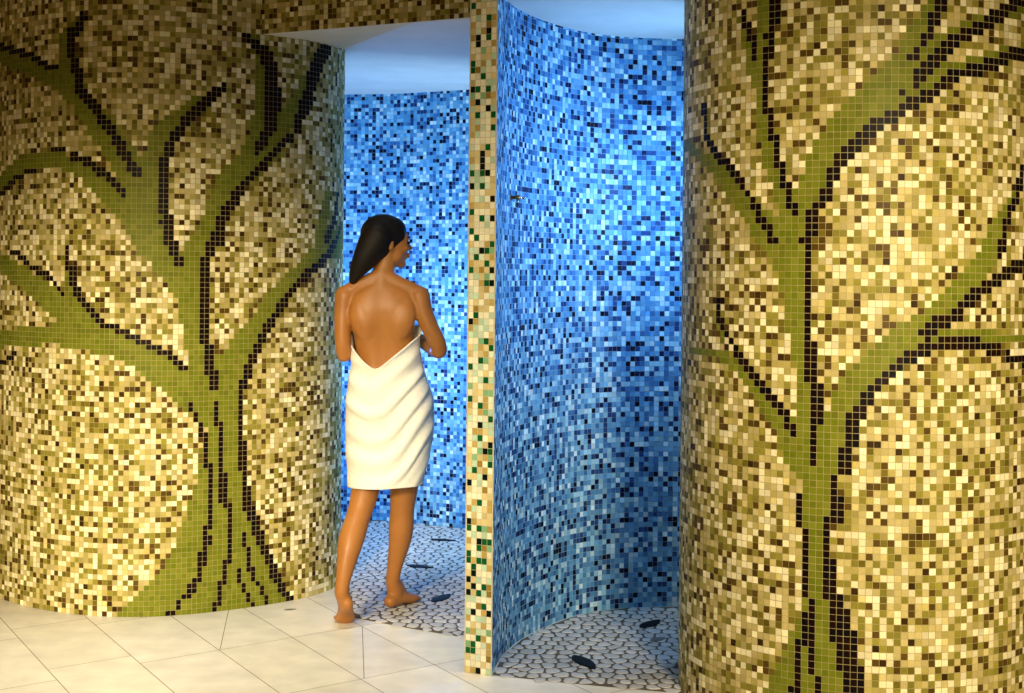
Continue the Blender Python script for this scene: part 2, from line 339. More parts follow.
GOLD = [(25, (252, 240, 194)), (28, (210, 192, 128)), (13, (188, 172, 98)), (19, (148, 138, 54)), (6, (118, 104, 34)), (11, (92, 70, 24)), (2, (62, 42, 14))]
left_path = catmull(LEFT_LOOP, closed=True, n=20)
nu = int(round(np.hypot(*np.diff(left_path, axis=0).T).sum() / TILE))
wall_left = mosaic('wall_left', left_path, 0, 3.0, TILE,
                   tree_picker(palette_picker(GOLD, 11), LEFT_DARK, LEFT_GREEN, LEFT_TRUNK, nu, 5), M_GLASS, M_GROUT_WARM, seed=2)
RC, RR = (1.217, 5.078), 0.618
right_loop = [(RC[0] + RR * math.cos(t), RC[1] + RR * math.sin(t)) for t in np.linspace(PI / 2, PI / 2 + 2 * PI, 61)[:-1]]
right_path = catmull(right_loop, closed=True, n=20)
nu = int(round(np.hypot(*np.diff(right_path, axis=0).T).sum() / TILE))
wall_right = mosaic('wall_right', right_path, 0, 3.0, TILE,
                    tree_picker(palette_picker(GOLD, 12), RIGHT_DARK, RIGHT_GREEN, RIGHT_TRUNK, nu, 6), M_GLASS, M_GROUT_WARM, seed=3)

# right shower niche: curved blue wall from the pillar round behind the right column
BLUES_R = [(22, (104, 160, 198)), (20, (80, 138, 184)), (15, (58, 108, 160)), (17, (146, 194, 216)), (8, (190, 218, 230)), (11, (36, 66, 116)), (6, (20, 30, 66)), (4, (12, 16, 34))]
BLUES_L = [(22, (120, 184, 214)), (24, (92, 160, 204)), (14, (64, 124, 180)), (17, (166, 212, 230)), (7, (206, 230, 236)), (9, (36, 66, 116)), (5, (18, 28, 62)), (3, (12, 16, 34))]
niche_r = catmull([(-.062, 5.185), (-.022, 5.46), (.048, 5.70), (.150, 5.91), (.262, 6.08), (.376, 6.185), (.513, 6.252), (.728, 6.285), (.95, 6.25), (1.18, 6.13), (1.36, 5.92), (1.47, 5.58)], n=14)
wall_back_right = mosaic('wall_back_right', niche_r, 0, 3.0, TILE, palette_picker(BLUES_R, 21), M_GLASS, M_GROUT_BLUE, seed=4)
niche_l = catmull([(-1.86, 7.2), (-1.92, 7.5), (-1.84, 7.9), (-1.5, 8.24), (-1.15, 8.41), (-.821, 8.40), (-.631, 8.342), (-.395, 8.222), (-.235, 8.125), (.08, 7.86), (.30, 7.4), (.34, 6.95), (.25, 6.55), (.10, 6.26), (-.03, 5.98), (-.115, 5.62), (-.157, 5.229)], n=14)
wall_back_left = mosaic('wall_back_left', niche_l, 0, 3.0, TILE, palette_picker(BLUES_L, 22), M_GLASS, M_GROUT_BLUE, seed=5)

# pillar: the four tile wide end of the wall between the niches
PIL = [(33, (252, 246, 216)), (17, (226, 208, 150)), (12, (196, 168, 96)), (12, (196, 224, 194)), (5, (140, 190, 142)), (13, (14, 92, 44)), (7, (10, 22, 18)), (3, (160, 130, 56)), (7, (224, 238, 214))]
wall_front = mosaic('wall_front', [(-.157, 5.229), (-.062, 5.18)], 0, 3.0, 0.0232, palette_picker(PIL, 33, .08), M_GLASS, M_GROUT_CREAM, seed=6)


def prism(name, poly, z0, z1, mat):
    bm = bmesh.new()
    lo = [bm.verts.new((x, y, z0)) for x, y in poly]
    hi = [bm.verts.new((x, y, z1)) for x, y in poly]
    bm.faces.new(lo[::-1])
    bm.faces.new(hi)
    n = len(poly)
    for i in range(n):
        bm.faces.new((lo[i], lo[(i + 1) % n], hi[(i + 1) % n], hi[i]))
    bmesh.ops.recalc_face_normals(bm, faces=bm.faces)
    me = bpy.data.meshes.new(name)
    bm.to_mesh(me)
    bm.free()
    return structure(link(name, me, [mat]))


# cream corner strips on both edges of the pillar
def strip(name, x, y):
    dx, dy = .889, -.457
    return prism(name, [(x - .0025 * dx, y - .0025 * dy - .004), (x + .0025 * dx, y + .0025 * dy - .004), (x + .0025 * dx, y + .0025 * dy + .004), (x - .0025 * dx, y - .0025 * dy + .004)], 0, 3.0, M_GROUT_CREAM)


strip('trim_1', -.157, 5.229)
strip('trim_2', -.0615, 5.179)

# lintel over the left opening: mosaic front, plaster underside, hollowed by the round of the niche behind
SOFFIT = 2.455
A, B, E = (-1.116, 6.236), (-.431, 5.892), (-.125, 5.738)
lintel_mosaic = mosaic('wall_top', [(A[0] - .03, A[1] + .015), E], SOFFIT, 3.0, TILE, palette_picker(GOLD, 41), M_GLASS, M_GROUT_WARM, seed=7)
back_arc = [(-.125, 5.80), (-.28, 5.845), (-.425, 5.925), (-.54, 6.15), (-.66, 6.38), (-.768, 6.60)]
prism('wall_lintel', [(A[0], A[1] + .004), (E[0], E[1] + .004)] + back_arc + [(-.95, 6.62), (-1.12, 6.45)], SOFFIT, 3.0, M_CREAM)

# ceilings
prism('ceiling_left', [(-1.0, 6.22), (-.431, 5.91), (-.118, 5.755), (.36, 6.6), (.36, 7.6), (-.2, 8.2), (-.8, 8.46), (-1.5, 8.4), (-2.0, 7.9), (-2.0, 7.3), (-1.2, 6.7)], 2.466, 2.5, M_PLASTER)
prism('ceiling_right', [(-.06, 5.2), (.62, 4.99), (1.3, 5.2), (1.55, 5.8), (1.3, 6.2), (.728, 6.33), (.3, 6.2), (.0, 5.8)], 2.46, 2.49, M_PLASTER)
front_lintel = mosaic('wall_top_right', [(-.06, 5.19), (.62, 4.99)], 2.465, 3.0, TILE, palette_picker(GOLD, 43), M_GLASS, M_GROUT_WARM, seed=8)

# plain walls running on to both sides behind the two mosaic columns
prism('wall_rear_left', [(-6, 7.25), (-2.15, 7.25), (-2.15, 7.35), (-6, 7.35)], 0, 3.0, M_CREAM)
prism('wall_rear_right', [(1.62, 5.5), (6, 5.5), (6, 5.6), (1.55, 5.6)], 0, 3.0, M_CREAM)

# ------------------------------------------------------------------ floor
M_STONE = attribute_material('limestone_floor_tile', 0.42, 0.45, 0.10, 9)
M_JOINT = material('floor_joint', lin(150, 132, 100), 0.9, 0.1)


def clip(poly, nx, ny, d):
    """keep the part of a convex polygon with nx*x + ny*y <= d"""
    out = []
    n = len(poly)
    for i in range(n):
        p, q = poly[i], poly[(i + 1) % n]
        a, b = nx * p[0] + ny * p[1] - d, nx * q[0] + ny * q[1] - d
        if a <= 0:
            out.append(p)
        if (a < 0 < b) or (b < 0 < a):
            t = a / (a - b)
            out.append((p[0] + t * (q[0] - p[0]), p[1] + t * (q[1] - p[1])))
    return out


def inset(poly, g):
    n = len(poly)
    area = sum(poly[i][0] * poly[(i + 1) % n][1] - poly[(i + 1) % n][0] * poly[i][1] for i in range(n))
    if area < 0:
        poly = poly[::-1]
    res = list(poly)
    for i in range(n):
        p, q = poly[i], poly[(i + 1) % n]
        ex, ey = q[0] - p[0], q[1] - p[1]
        L = math.hypot(ex, ey)
        if L < 1e-6:
            continue
        nx, ny = ey / L, -ex / L
        res = clip(res, nx, ny, nx * p[0] + ny * p[1] - g)
        if len(res) < 3:
            return []
    return res


def split(poly, p, q):
    nx, ny = q[1] - p[1], p[0] - q[0]
    d = nx * p[0] + ny * p[1]
    return [s for s in (clip(poly, nx, ny, d), clip(poly, -nx, -ny, -d)) if len(s) >= 3]


def build_floor():
    rng = random.Random(4)
    d1 = (.499, -.866)          # run of the long joints
    d2 = (.785, .62)            # run of the cross joints
    O = (-1.099, 5.501)         # a crossing of both
    sx = .362                   # spacing of the long joints along x at constant depth
    # long joint k passes O shifted by k along x; express the step along d2
    step2 = sx * .866 / (.785 * .866 + .62 * .499)
    step1 = 0.66
    polys = []
    for k in range(-14, 18):
        for m in range(-9, 10):
            off = {-1: 0.0, -2: -.12, -3: .03}.get(k, 0.33 if k < -3 and k % 2 else 0.0)
            u0, v0 = k * step2, m * step1 + off
            quad = []
            for a, b in ((0, 0), (1, 0), (1, 1), (0, 1)):
                u, v = u0 + a * step2, v0 + b * step1
                quad.append((O[0] + d2[0] * u + d1[0] * v, O[1] + d2[1] * u + d1[1] * v))
            cx = sum(p[0] for p in quad) / 4
            cy = sum(p[1] for p in quad) / 4
            if abs(cx) > 4.6 or not (0.5 < cy < 7.2):
                continue
            pieces = [quad]
            if k == 0 and m == -1:
                pieces = split(quad, (-1.095, 5.501), (-1.181, 6.094))
            if k == 1 and m in (-1, 0):
                pieces = split(quad, (-.585, 5.80), (-.520, 5.217))
            polys += pieces
    bm = bmesh.new()
    lay = bm.loops.layers.float_color.new('tile_colour')
    for poly in polys:
        s = inset(poly, .0016)
        if len(s) < 3:
            continue
        t = rng.uniform(.95, 1.03)
        base = lin(228, 222, 206)
        col = (base[0] * t, base[1] * t, base[2] * t * rng.uniform(.97, 1.02), 1)
        f = bm.faces.new([bm.verts.new((x, y, 0.0)) for x, y in s])
        f.material_index = 0
        for l in f.loops:
            l[lay] = col
    g = bm.faces.new([bm.verts.new((x, y, -.0012)) for x, y in ((-6, -2), (6, -2), (6, 9.5), (-6, 9.5))])
    g.material_index = 1
    me = bpy.data.meshes.new('floor')
    bm.to_mesh(me)
    bm.free()
    return structure(link('floor', me, [M_STONE, M_JOINT]))


build_floor()

M_PEBBLE = attribute_material('white_pebble', 0.4, 0.5, 0.12, 40)
M_PEBBLE_GROUT = noisy_material('pebble_grout', lin(84, 74, 60), lin(104, 92, 74), 20, 0.9)


def inside(poly, x, y):
    c = False
    n = len(poly)
    for i in range(n):
        (x1, y1), (x2, y2) = poly[i], poly[(i + 1) % n]
        if (y1 > y) != (y2 > y) and x < (x2 - x1) * (y - y1) / (y2 - y1) + x1:
            c = not c
    return c


def pebbles(name, region, seed, size=0.05):
    rng = random.Random(seed)
    xs = [p[0] for p in region]
    ys = [p[1] for p in region]
    pts = {}
    dy = size * 1.30
    j = 0
    y = min(ys) - size
    while y < max(ys) + size:
        i = 0
        x = min(xs) - size + (size / 2 if j % 2 else 0)
        while x < max(xs) + size:
            pts[(i, j)] = (x + rng.uniform(-.27, .27) * size, y + rng.uniform(-.27, .27) * dy)
            x += size
            i += 1
        y += dy
        j += 1
    V, F, cols = [], [], []
    for (i, j), (x, y) in pts.items():
        if not inside(region, x, y):
            continue
        cell = [(x - size, y - size * 1.6), (x + size, y - size * 1.6), (x + size, y + size * 1.6), (x - size, y + size * 1.6)]
        for a in range(-2, 3):
            for b in range(-2, 3):
                q = pts.get((i + a, j + b))
                if q is None or (a == 0 and b == 0):
                    continue
                nx, ny = q[0] - x, q[1] - y
                cell = clip(cell, nx, ny, nx * (x + q[0]) / 2 + ny * (y + q[1]) / 2)
        cell = inset(cell, rng.uniform(.0030, .0050))
        if len(cell) < 3:
            continue
        for _ in range(2):          # round the corners
            n = len(cell)
            cell = [p for k in range(n) for p in (
                (cell[k][0] * .76 + cell[(k + 1) % n][0] * .24, cell[k][1] * .76 + cell[(k + 1) % n][1] * .24),
                (cell[k][0] * .24 + cell[(k + 1) % n][0] * .76, cell[k][1] * .24 + cell[(k + 1) % n][1] * .76))]
        n = len(cell)
        cx = sum(p[0] for p in cell) / n
        cy = sum(p[1] for p in cell) / n
        h = rng.uniform(.0030, .0042)
        base = len(V)
        for s, z in ((1.0, .001), (.96, h * .75), (.78, h * .95)):
            V += [(cx + (px - cx) * s, cy + (py - cy) * s, z) for px, py in cell]
        V.append((cx, cy, h))
        t = rng.choice([rng.uniform(.75, 1.0), rng.uniform(.9, 1.08)])
        c = lin(205, 200, 190)
        col = (c[0] * t, c[1] * t, c[2] * t * rng.uniform(.94, 1.02), 1)
        for ring in range(2):
            for k in range(n):
                k2 = (k + 1) % n
                F.append((base + ring * n + k, base + ring * n + k2, base + (ring + 1) * n + k2, base + (ring + 1) * n + k))
                cols.append(col)
        for k in range(n):
            F.append((base + 2 * n + k, base + 2 * n + (k + 1) % n, base + 3 * n))
            cols.append(col)
    nb = len(V)
    V += [(x, y, .0015) for x, y in region]
    area = sum(region[i][0] * region[(i + 1) % len(region)][1] - region[(i + 1) % len(region)][0] * region[i][1] for i in range(len(region)))
    idx = list(range(nb, nb + len(region)))
    F.append(tuple(idx if area > 0 else idx[::-1]))
    cols.append((.1, .1, .1, 1))
    me = bpy.data.meshes.new(name)
    me.from_pydata(V, [], F)
    me.materials.append(M_PEBBLE)
    me.materials.append(M_PEBBLE_GROUT)
    me.polygons.foreach_set('material_index', [0] * (len(F) - 1) + [1])
    me.polygons.foreach_set('use_smooth', [True] * (len(F) - 1) + [False])
    at_ = me.attributes.new('tile_colour', 'FLOAT_COLOR', 'CORNER')
    loops = np.concatenate([np.repeat([c], len(f), 0) for c, f in zip(cols, F)]).astype(np.float32)
    at_.data.foreach_set('color', loops.ravel())
    me.update()
    ob = bpy.data.objects.new(name, me)
    C.objects.link(ob)
    return structure(ob)


pebbles('floor_left', [(-.645, 6.03), (-.44, 5.885), (-.15, 5.70), (-.10, 5.75), (.0, 6.05), (.13, 6.33), (.25, 6.6), (.33, 7.0), (.28, 7.45), (.06, 7.86), (-.235, 8.12), (-.6, 8.32), (-.821, 8.39), (-1.1, 8.40), (-1.35, 8.2), (-1.3, 7.46), (-.9, 7.1), (-.80, 6.9), (-.78, 6.7), (-.76, 6.45), (-.70, 6.2)], 8)
pebbles('floor_right', [(-.058, 5.19), (.2, 5.10), (.49, 5.015), (.615, 4.98), (.62, 5.3), (.9, 5.72), (1.25, 5.75), (1.3, 5.98), (1.1, 6.16), (.9, 6.25), (.728, 6.28), (.513, 6.247), (.376, 6.18), (.262, 6.07), (.15, 5.9), (.05, 5.69), (-.02, 5.45)], 9)

# ------------------------------------------------------------------ leaf shaped stones set in the pebbles
M_LEAF = noisy_material('black_stone', lin(7, 7, 7), lin(14, 13, 13), 40, 0.6, spec=0.2)
M_SMUDGE = noisy_material('grey_stone_chip', lin(96, 92, 84), lin(120, 114, 104), 60, 0.6)


def leaf(name, a, b, width, label, z=.0025, mat=M_LEAF, thick=.006):
    ax, ay = a
    bx, by = b
    L = math.hypot(bx - ax, by - ay)
    me_v, n = [], 14
    prof = []
    for k in range(n + 1):
        t = k / n
        w = width / 2 * (math.sin(PI * t ** .85) ** .8 if 0 < t < 1 else 0)
        prof.append(((t - .5) * L, w))
    outline = prof + [(x, -w) for x, w in prof[-2:0:-1]]
    bm = bmesh.new()
    lo = [bm.verts.new((x, y, 0)) for x, y in outline]
    mid = [bm.verts.new((x, y, thick * .6)) for x, y in outline]
    hi = [bm.verts.new((x * .9, y * .8, thick)) for x, y in outline]
    m = len(outline)
    for k in range(m):
        k2 = (k + 1) % m
        bm.faces.new((lo[k], lo[k2], mid[k2], mid[k]))
        bm.faces.new((mid[k], mid[k2], hi[k2], hi[k]))
    bm.faces.new(hi)
    bm.faces.new(lo[::-1])
    bmesh.ops.recalc_face_normals(bm, faces=bm.faces)
    me = bpy.data.meshes.new(name)
    bm.to_mesh(me)
    bm.free()
    o = link(name, me, [mat])
    o.location = ((ax + bx) / 2, (ay + by) / 2, z)
    o.rotation_euler = (0, 0, math.atan2(by - ay, bx - ax))
    return o


GL = 'black leaf stones in the pebble floor'
tag(leaf('stone_leaf', (.245, 5.455), (.315, 5.265), .066, ''), 'large black leaf-shaped stone at the front of the right niche pebble floor', 'stone', GL)
tag(leaf('stone_leaf', (.535, 5.885), (.628, 6.025), .062, ''), 'black leaf-shaped stone at the back of the right niche beside the golden column', 'stone', GL)
tag(leaf('stone_leaf', (.555, 5.68), (.618, 5.73), .04, '', z=.002, mat=M_SMUDGE), 'small grey leaf-shaped stone in the right niche close to the golden column', 'stone', GL)
tag(leaf('stone_leaf', (-.335, 6.31), (-.262, 6.47), .062, ''), 'short fat black leaf-shaped stone right of the woman\'s right foot', 'stone', GL)
tag(leaf('stone_leaf', (-.505, 7.10), (-.365, 7.03), .06, ''), 'slim black leaf-shaped stone in the middle of the left niche floor behind the woman', 'stone', GL)
tag(leaf('stone_leaf', (-.425, 7.78), (-.285, 7.75), .05, ''), 'slim black leaf-shaped stone farthest back near the blue wall', 'stone', GL)
tag(leaf('stone_chip', (-.955, 6.155), (-.905, 6.175), .024, '', z=0, mat=M_SMUDGE, thick=.002), 'small grey oval chip in the limestone floor beside the left tree column', 'stone')

# ------------------------------------------------------------------ shower valve on the right niche wall
M_CHROME = material('chrome', lin(200, 196, 186), 0.18, 0.5, 1.0)
M_BRASS = material('aged_brass', lin(150, 124, 80), 0.3, 0.5, 1.0)


def lathe(bm, origin, axis, prof, n=20):
    axis = Vector(axis).normalized()
    u = axis.orthogonal().normalized()
    v = axis.cross(u)
    rings = []
    for d, r in prof:
        rings.append([bm.verts.new(Vector(origin) + axis * d + (u * math.cos(2 * PI * k / n) + v * math.sin(2 * PI * k / n)) * r) for k in range(n)])
    for a, b in zip(rings[:-1], rings[1:]):
        for k in range(n):
            bm.faces.new((a[k], a[(k + 1) % n], b[(k + 1) % n], b[k]))
    bm.faces.new(rings[0][::-1])
    bm.faces.new(rings[-1])
    bmesh.ops.recalc_face_normals(bm, faces=bm.faces)


def bm_object(name, bm, mat, parent=None, smooth=True):
    me = bpy.data.meshes.new(name)
    bm.to_mesh(me)
    bm.free()
    return link(name, me, [mat], parent, smooth)


valve = bpy.data.objects.new('shower_valve', None)
C.objects.link(valve)
valve.location = (-.006, 5.53, 1.728)
valve.scale = (.8, .8, .8)
valve.rotation_euler = (0, 0, math.atan2(-.30, .95))
tag(valve, 'small chrome shower valve with a side lever on the curved blue mosaic wall', 'shower valve')
bm = bmesh.new(); lathe(bm, (0, 0, 0), (1, 0, 0), [(0, .017), (.003, .017), (.005, .014)]); bm_object('wall_plate', bm, M_CHROME, valve)
bm = bmesh.new(); lathe(bm, (.004, 0, 0), (1, 0, 0), [(0, .009), (.022, .009), (.024, .012), (.038, .012), (.041, .009)]); bm_object('valve_body', bm, M_BRASS, valve)
bm = bmesh.new(); lathe(bm, (.03, 0, 0), (.55, .5, -.05), [(0, .004), (.03, .0045), (.036, .006), (.042, .004)]); bm_object('lever', bm, M_CHROME, valve)
bm = bmesh.new(); lathe(bm, (.03, 0, -.008), (.2, 0, -1), [(0, .005), (.012, .006), (.014, .005)]); bm_object('nozzle', bm, M_CHROME, valve)

# ------------------------------------------------------------------ the woman in the towel
M_SKIN = noisy_material('skin', lin(172, 114, 56), lin(162, 104, 48), 9, 0.42, 0.04, 160, 0.4)
M_SKIN.node_tree.nodes['Principled BSDF'].inputs['Subsurface Weight'].default_value = 0.08
M_SKIN.node_tree.nodes['Principled BSDF'].inputs['Subsurface Radius'].default_value = (.012, .004, .002)
M_TOWEL = noisy_material('white_terry', lin(234, 231, 220), lin(241, 238, 229), 70, 0.95, 0.5, 420, 0.1)
M_HAIR = material('dark_brown_hair', lin(18, 12, 9), 0.55, 0.25)
M_EYE = material('eye', lin(30, 22, 20), 0.2)
M_BROW = material('eyebrow', lin(30, 20, 15), 0.7)
M_LIPS = material('lips', lin(150, 70, 60), 0.4)


def ring(bm, c, u, v, ra, rb, n, shape=None):
    out = []
    for k in range(n):
        a = 2 * PI * k / n
        s = shape(a) if shape else 1.0
        out.append(bm.verts.new(c + u * (math.cos(a) * ra * s) + v * (math.sin(a) * rb * s)))
    return out


def skin_rings(bm, rings):
    n = len(rings[0])
    for a, b in zip(rings[:-1], rings[1:]):
        for k in range(n):
            bm.faces.new((a[k], a[(k + 1) % n], b[(k + 1) % n], b[k]))
    for r, s in ((rings[0], -1), (rings[-1], 1)):
        c = bm.verts.new(sum((v.co for v in r), Vector()) / n)
        for k in range(n):
            f = (r[k], r[(k + 1) % n], c) if s > 0 else (r[(k + 1) % n], r[k], c)
            bm.faces.new(f)


def tube(bm, pts, n=20, ref=None, per=6, caps=True):
    """pts: (x, y, z, ra[, rb]); ra is measured across ref x direction, rb along the other normal."""
    rows = [(p[0], p[1], p[2], p[3], p[4] if len(p) > 4 else p[3]) for p in pts]
    D = catmull(rows, n=per) if len(rows) > 2 else np.array([np.array(rows[0]) + (np.array(rows[1]) - np.array(rows[0])) * t for t in np.linspace(0, 1, per + 1)])
    P = [Vector(d[:3]) for d in D]
    rings = []
    u = None
    m = len(P)
    frames = []
    for i in range(m):
        t = (P[min(i + 1, m - 1)] - P[max(i - 1, 0)]).normalized()
        if ref is not None:
            u = Vector(ref) - t * Vector(ref).dot(t)
        elif u is None:
            u = t.orthogonal()
        else:
            u = u - t * u.dot(t)
        u.normalize()
        frames.append((t, u.copy(), t.cross(u)))
    if caps:
        t, uu, vv = frames[0]
        ra, rb = D[0][3], D[0][4]
        r0 = min(ra, rb)
        for ang in (75, 50, 25):
            a = math.radians(ang)
            rings.append(ring(bm, P[0] - t * (math.sin(a) * r0), uu, vv, ra * math.cos(a), rb * math.cos(a), n))
    for i in range(m):
        t, uu, vv = frames[i]
        rings.append(ring(bm, P[i], uu, vv, max(D[i][3], .002), max(D[i][4], .002), n))
    if caps:
        t, uu, vv = frames[-1]
        ra, rb = D[-1][3], D[-1][4]
        r0 = min(ra, rb)
        for ang in (25, 50, 75):
            a = math.radians(ang)
            rings.append(ring(bm, P[-1] + t * (math.sin(a) * r0), uu, vv, ra * math.cos(a), rb * math.cos(a), n))
    skin_rings(bm, rings)


def ball(bm, c, r, rot=None, n=20):
    g = bmesh.ops.create_uvsphere(bm, u_segments=n, v_segments=max(8, n // 2), radius=1)
    S = Matrix.Diagonal((r[0], r[1], r[2], 1))
    Mx = Matrix.Translation(c) @ (rot if rot is not None else Matrix()) @ S
    bmesh.ops.transform(bm, matrix=Mx, verts=g['verts'])


def fused(name, bm, voxel, mat, parent, smooth_iter=6, factor=0.5):
    bmesh.ops.recalc_face_normals(bm, faces=bm.faces)
    o = bm_object(name, bm, mat, parent)
    r = o.modifiers.new('remesh', 'REMESH')
    r.mode = 'VOXEL'
    r.voxel_size = voxel
    r.use_smooth_shade = True
    s = o.modifiers.new('smooth', 'SMOOTH')
    s.iterations = smooth_iter
    s.factor = factor
    return o


def bake(o):
    """replace the modifiers by their result so that the surface can be shaped further"""
    dg = bpy.context.evaluated_depsgraph_get()
    dg.update()
    me = bpy.data.meshes.new_from_object(o.evaluated_get(dg))
    o.modifiers.clear()
    o.data = me
    return me


woman = bpy.data.objects.new('person', None)
C.objects.link(woman)
WX, WY = -.55, 6.05
woman.location = (WX, WY, 0)
tag(woman, 'person with long dark hair wrapped in a white towel, stepping barefoot into the blue shower', 'person')

bm = bmesh.new()


# trunk: stacked sections with a furrow along the spine
def trunk_shape(depth, width):
    def f(a):
        # a = -90 degrees is the back (towards the camera)
        d = (a - 1.5 * PI + PI) % (2 * PI) - PI
        s = 1.0 - depth * math.exp(-(d / width) ** 2)
        c, si = abs(math.cos(a)), abs(math.sin(a))
        return s / (c ** 2.5 + si ** 2.5) ** (1 / 2.5)
    return f


TR = [(.735, .047, .03, .135, .085, 0), (.78, .047, .03, .155, .10, .10), (.83, .046, .028, .165, .112, .12), (.90, .042, .028, .160, .108, .06), (.97, .033, .028, .138, .092, .05),
      (1.03, .025, .028, .121, .083, .08), (1.09, .020, .025, .118, .080, .09), (1.15, .017, .022, .123, .083, .09), (1.21, .014, .018, .130, .088, .08),
      (1.26, .012, .012, .137, .088, .07), (1.30, .011, .008, .141, .083, .06), (1.335, .011, .005, .135, .072, .05), (1.365, .011, .003, .110, .060, .03), (1.39, .010, .003, .075, .050, 0), (1.405, .010, .004, .05, .045, 0)]
TRd = catmull(TR, n=4)
skin_rings(bm, [ring(bm, Vector((d[1], d[2], d[0])), Vector((1, 0, 0)), Vector((0, 1, 0)), d[3], d[4], 40, trunk_shape(max(d[5] * 1.5, 0), .24)) for d in TRd])
# neck and trapezius
tube(bm, [(.008, -.005, 1.36, .058, .05), (.010, .004, 1.42, .047, .047), (.018, .016, 1.47, .046, .047), (.026, .022, 1.54, .047, .05)], ref=(1, 0, 0))
tube(bm, [(.0, -.012, 1.425, .030), (-.06, -.010, 1.395, .030), (-.115, -.002, 1.368, .032), (-.142, .0, 1.345, .036)])
tube(bm, [(.02, -.012, 1.425, .030), (.075, -.010, 1.395, .030), (.135, -.002, 1.366, .032), (.163, .0, 1.343, .037)])
# shoulder blades
for s, x in ((-1, -.062), (1, .092)):
    ball(bm, Vector((x, -.042, 1.24)), (.058, .036, .095), Matrix.Rotation(.28 * s, 4, 'Y'))
# arms: upper arm hanging a little away from the body, forearm folded forward to the chest
tube(bm, [(-.145, 0, 1.338, .045), (-.151, -.006, 1.28, .039), (-.153, -.012, 1.20, .036), (-.150, -.012, 1.13, .034), (-.147, -.004, 1.095, .032)])
tube(bm, [(-.147, -.006, 1.092, .031), (-.140, .05, 1.105, .033), (-.105, .125, 1.14, .029), (-.062, .182, 1.175, .021), (-.045, .195, 1.185, .020)])
tube(bm, [(.165, 0, 1.338, .046), (.180, -.006, 1.28, .041), (.210, -.010, 1.21, .038), (.241, -.008, 1.15, .036), (.251, 0, 1.118, .034)])
tube(bm, [(.249, .0, 1.112, .034), (.228, .055, 1.118, .034), (.170, .135, 1.145, .029), (.112, .188, 1.175, .021), (.095, .198, 1.185, .020)])


# hands closed on the towel edge at the chest
def hand(root, along, up, thumb_up):
    a = Vector(along).normalized()
    u = Vector(up)
    u = (u - a * u.dot(a)).normalized()
    nrm = a.cross(u)
    if nrm.y > 0:
        nrm = -nrm          # palm looks to the chest (-y)
    R = Vector(root)
    p = lambda f, h, d: tuple(R + a * f + u * h + nrm * d)
    tube(bm, [p(-.01, 0, 0) + (.020, .014), p(.03, 0, 0) + (.034, .013), p(.075, 0, .002) + (.037, .012)], ref=u, n=16)
    for k, (h, ln) in enumerate(((.029, .066), (.010, .074), (-.010, .070), (-.028, .056))):
        f0 = .075 - abs(k - 1.2) * .003
        tube(bm, [p(f0, h, .001) + (.0092,), p(f0 + ln * .42, h, .004) + (.0088,), p(f0 + ln * .68, h, .020) + (.0082,), p(f0 + ln * .62, h, .040) + (.0072,)], n=10, per=4)
    s = 1 if thumb_up else -1
    tube(bm, [p(.012, .024 * s, .004) + (.012,), p(.04, .046 * s, .012) + (.0105,), p(.068, .050 * s, .022) + (.009,), p(.088, .042 * s, .032) + (.008,)], n=10, per=4)


hand((-.045, .195, 1.185), (1, .12, .06), (0, 0, 1), True)
hand((.095, .215, 1.175), (-1, .10, .04), (0, 0, 1), True)
# legs
tube(bm, [(-.035, .03, .80, .088, .092), (-.035, .02, .70, .080, .085), (-.044, -.01, .58, .064, .070), (-.060, -.055, .485, .055, .058), (-.074, -.085, .43, .051, .053),
          (-.092, -.135, .36, .054, .057), (-.104, -.165, .30, .047, .051), (-.118, -.195, .21, .033, .037), (-.127, -.205, .145, .029, .032)], ref=(1, 0, 0))
tube(bm, [(.125, .03, .80, .086, .092), (.118, .045, .70, .080, .086), (.108, .065, .58, .066, .072), (.098, .082, .485, .056, .060), (.094, .092, .43, .052, .054),
          (.090, .105, .36, .054, .058), (.084, .118, .30, .049, .054), (.064, .142, .20, .036, .039), (.050, .155, .12, .030, .034)], ref=(1, 0, 0))


def foot(heel, forward, pitch, ankle):
    """heel: where the heel rests; forward: heading of the toes; pitch lifts the heel"""
    f = Vector(forward).normalized()
    s = Vector((f.y, -f.x, 0))
    L = .135
    ball_z = .016
    H = Vector(heel)
    def p(d, side, h):
        # the sole from heel to ball is tilted by pitch, the toes stay flat
        if d <= L:
            base = H + f * (d * math.cos(pitch)) + Vector((0, 0, (L - d) * math.sin(pitch)))
            up = Vector((f.x * math.sin(pitch), f.y * math.sin(pitch), math.cos(pitch)))
        else:
            base = H + f * (L * math.cos(pitch) + d - L)
            up = Vector((0, 0, 1))
        return tuple(base + s * side + up * h)
    tube(bm, [p(.004, 0, .030) + (.027, .028), p(.04, 0, .031) + (.029, .030), p(.09, .002, .030) + (.034, .027), p(.135, .003, .020) + (.042, .024), p(.162, .003, .019) + (.041, .018)], ref=s, n=18)
    a = Vector(ankle)
    q = Vector(p(.045, 0, .045))
    q2 = Vector(p(.09, 0, .04))
    tube(bm, [tuple(a) + (.030, .034), tuple((a + q) / 2) + (.031, .036), tuple(q) + (.029, .036)], ref=s, n=18)
    tube(bm, [tuple(a) + (.026,), tuple((a + q2) / 2 + Vector((0, 0, .008))) + (.028,), tuple(q2) + (.026,)], n=16)
    # ankle bones
    for sd in (-1, 1):
        ball(bm, Vector(p(.045, sd * .025, .072)), (.008, .008, .010))
    for k, (sd, ln, r) in enumerate(((-.028, .050, .0115), (-.008, .050, .0085), (.008, .045, .008), (.022, .038, .0078), (.034, .030, .0072))):
        sd2 = sd * TOE
        tube(bm, [p(.150, sd2, .016) + (r * 1.2,), p(.150 + ln * .6, sd2 * 1.05, .015) + (r * 1.15,), p(.150 + ln, sd2 * 1.05, .012) + (r * 1.1,)], n=10, per=3)


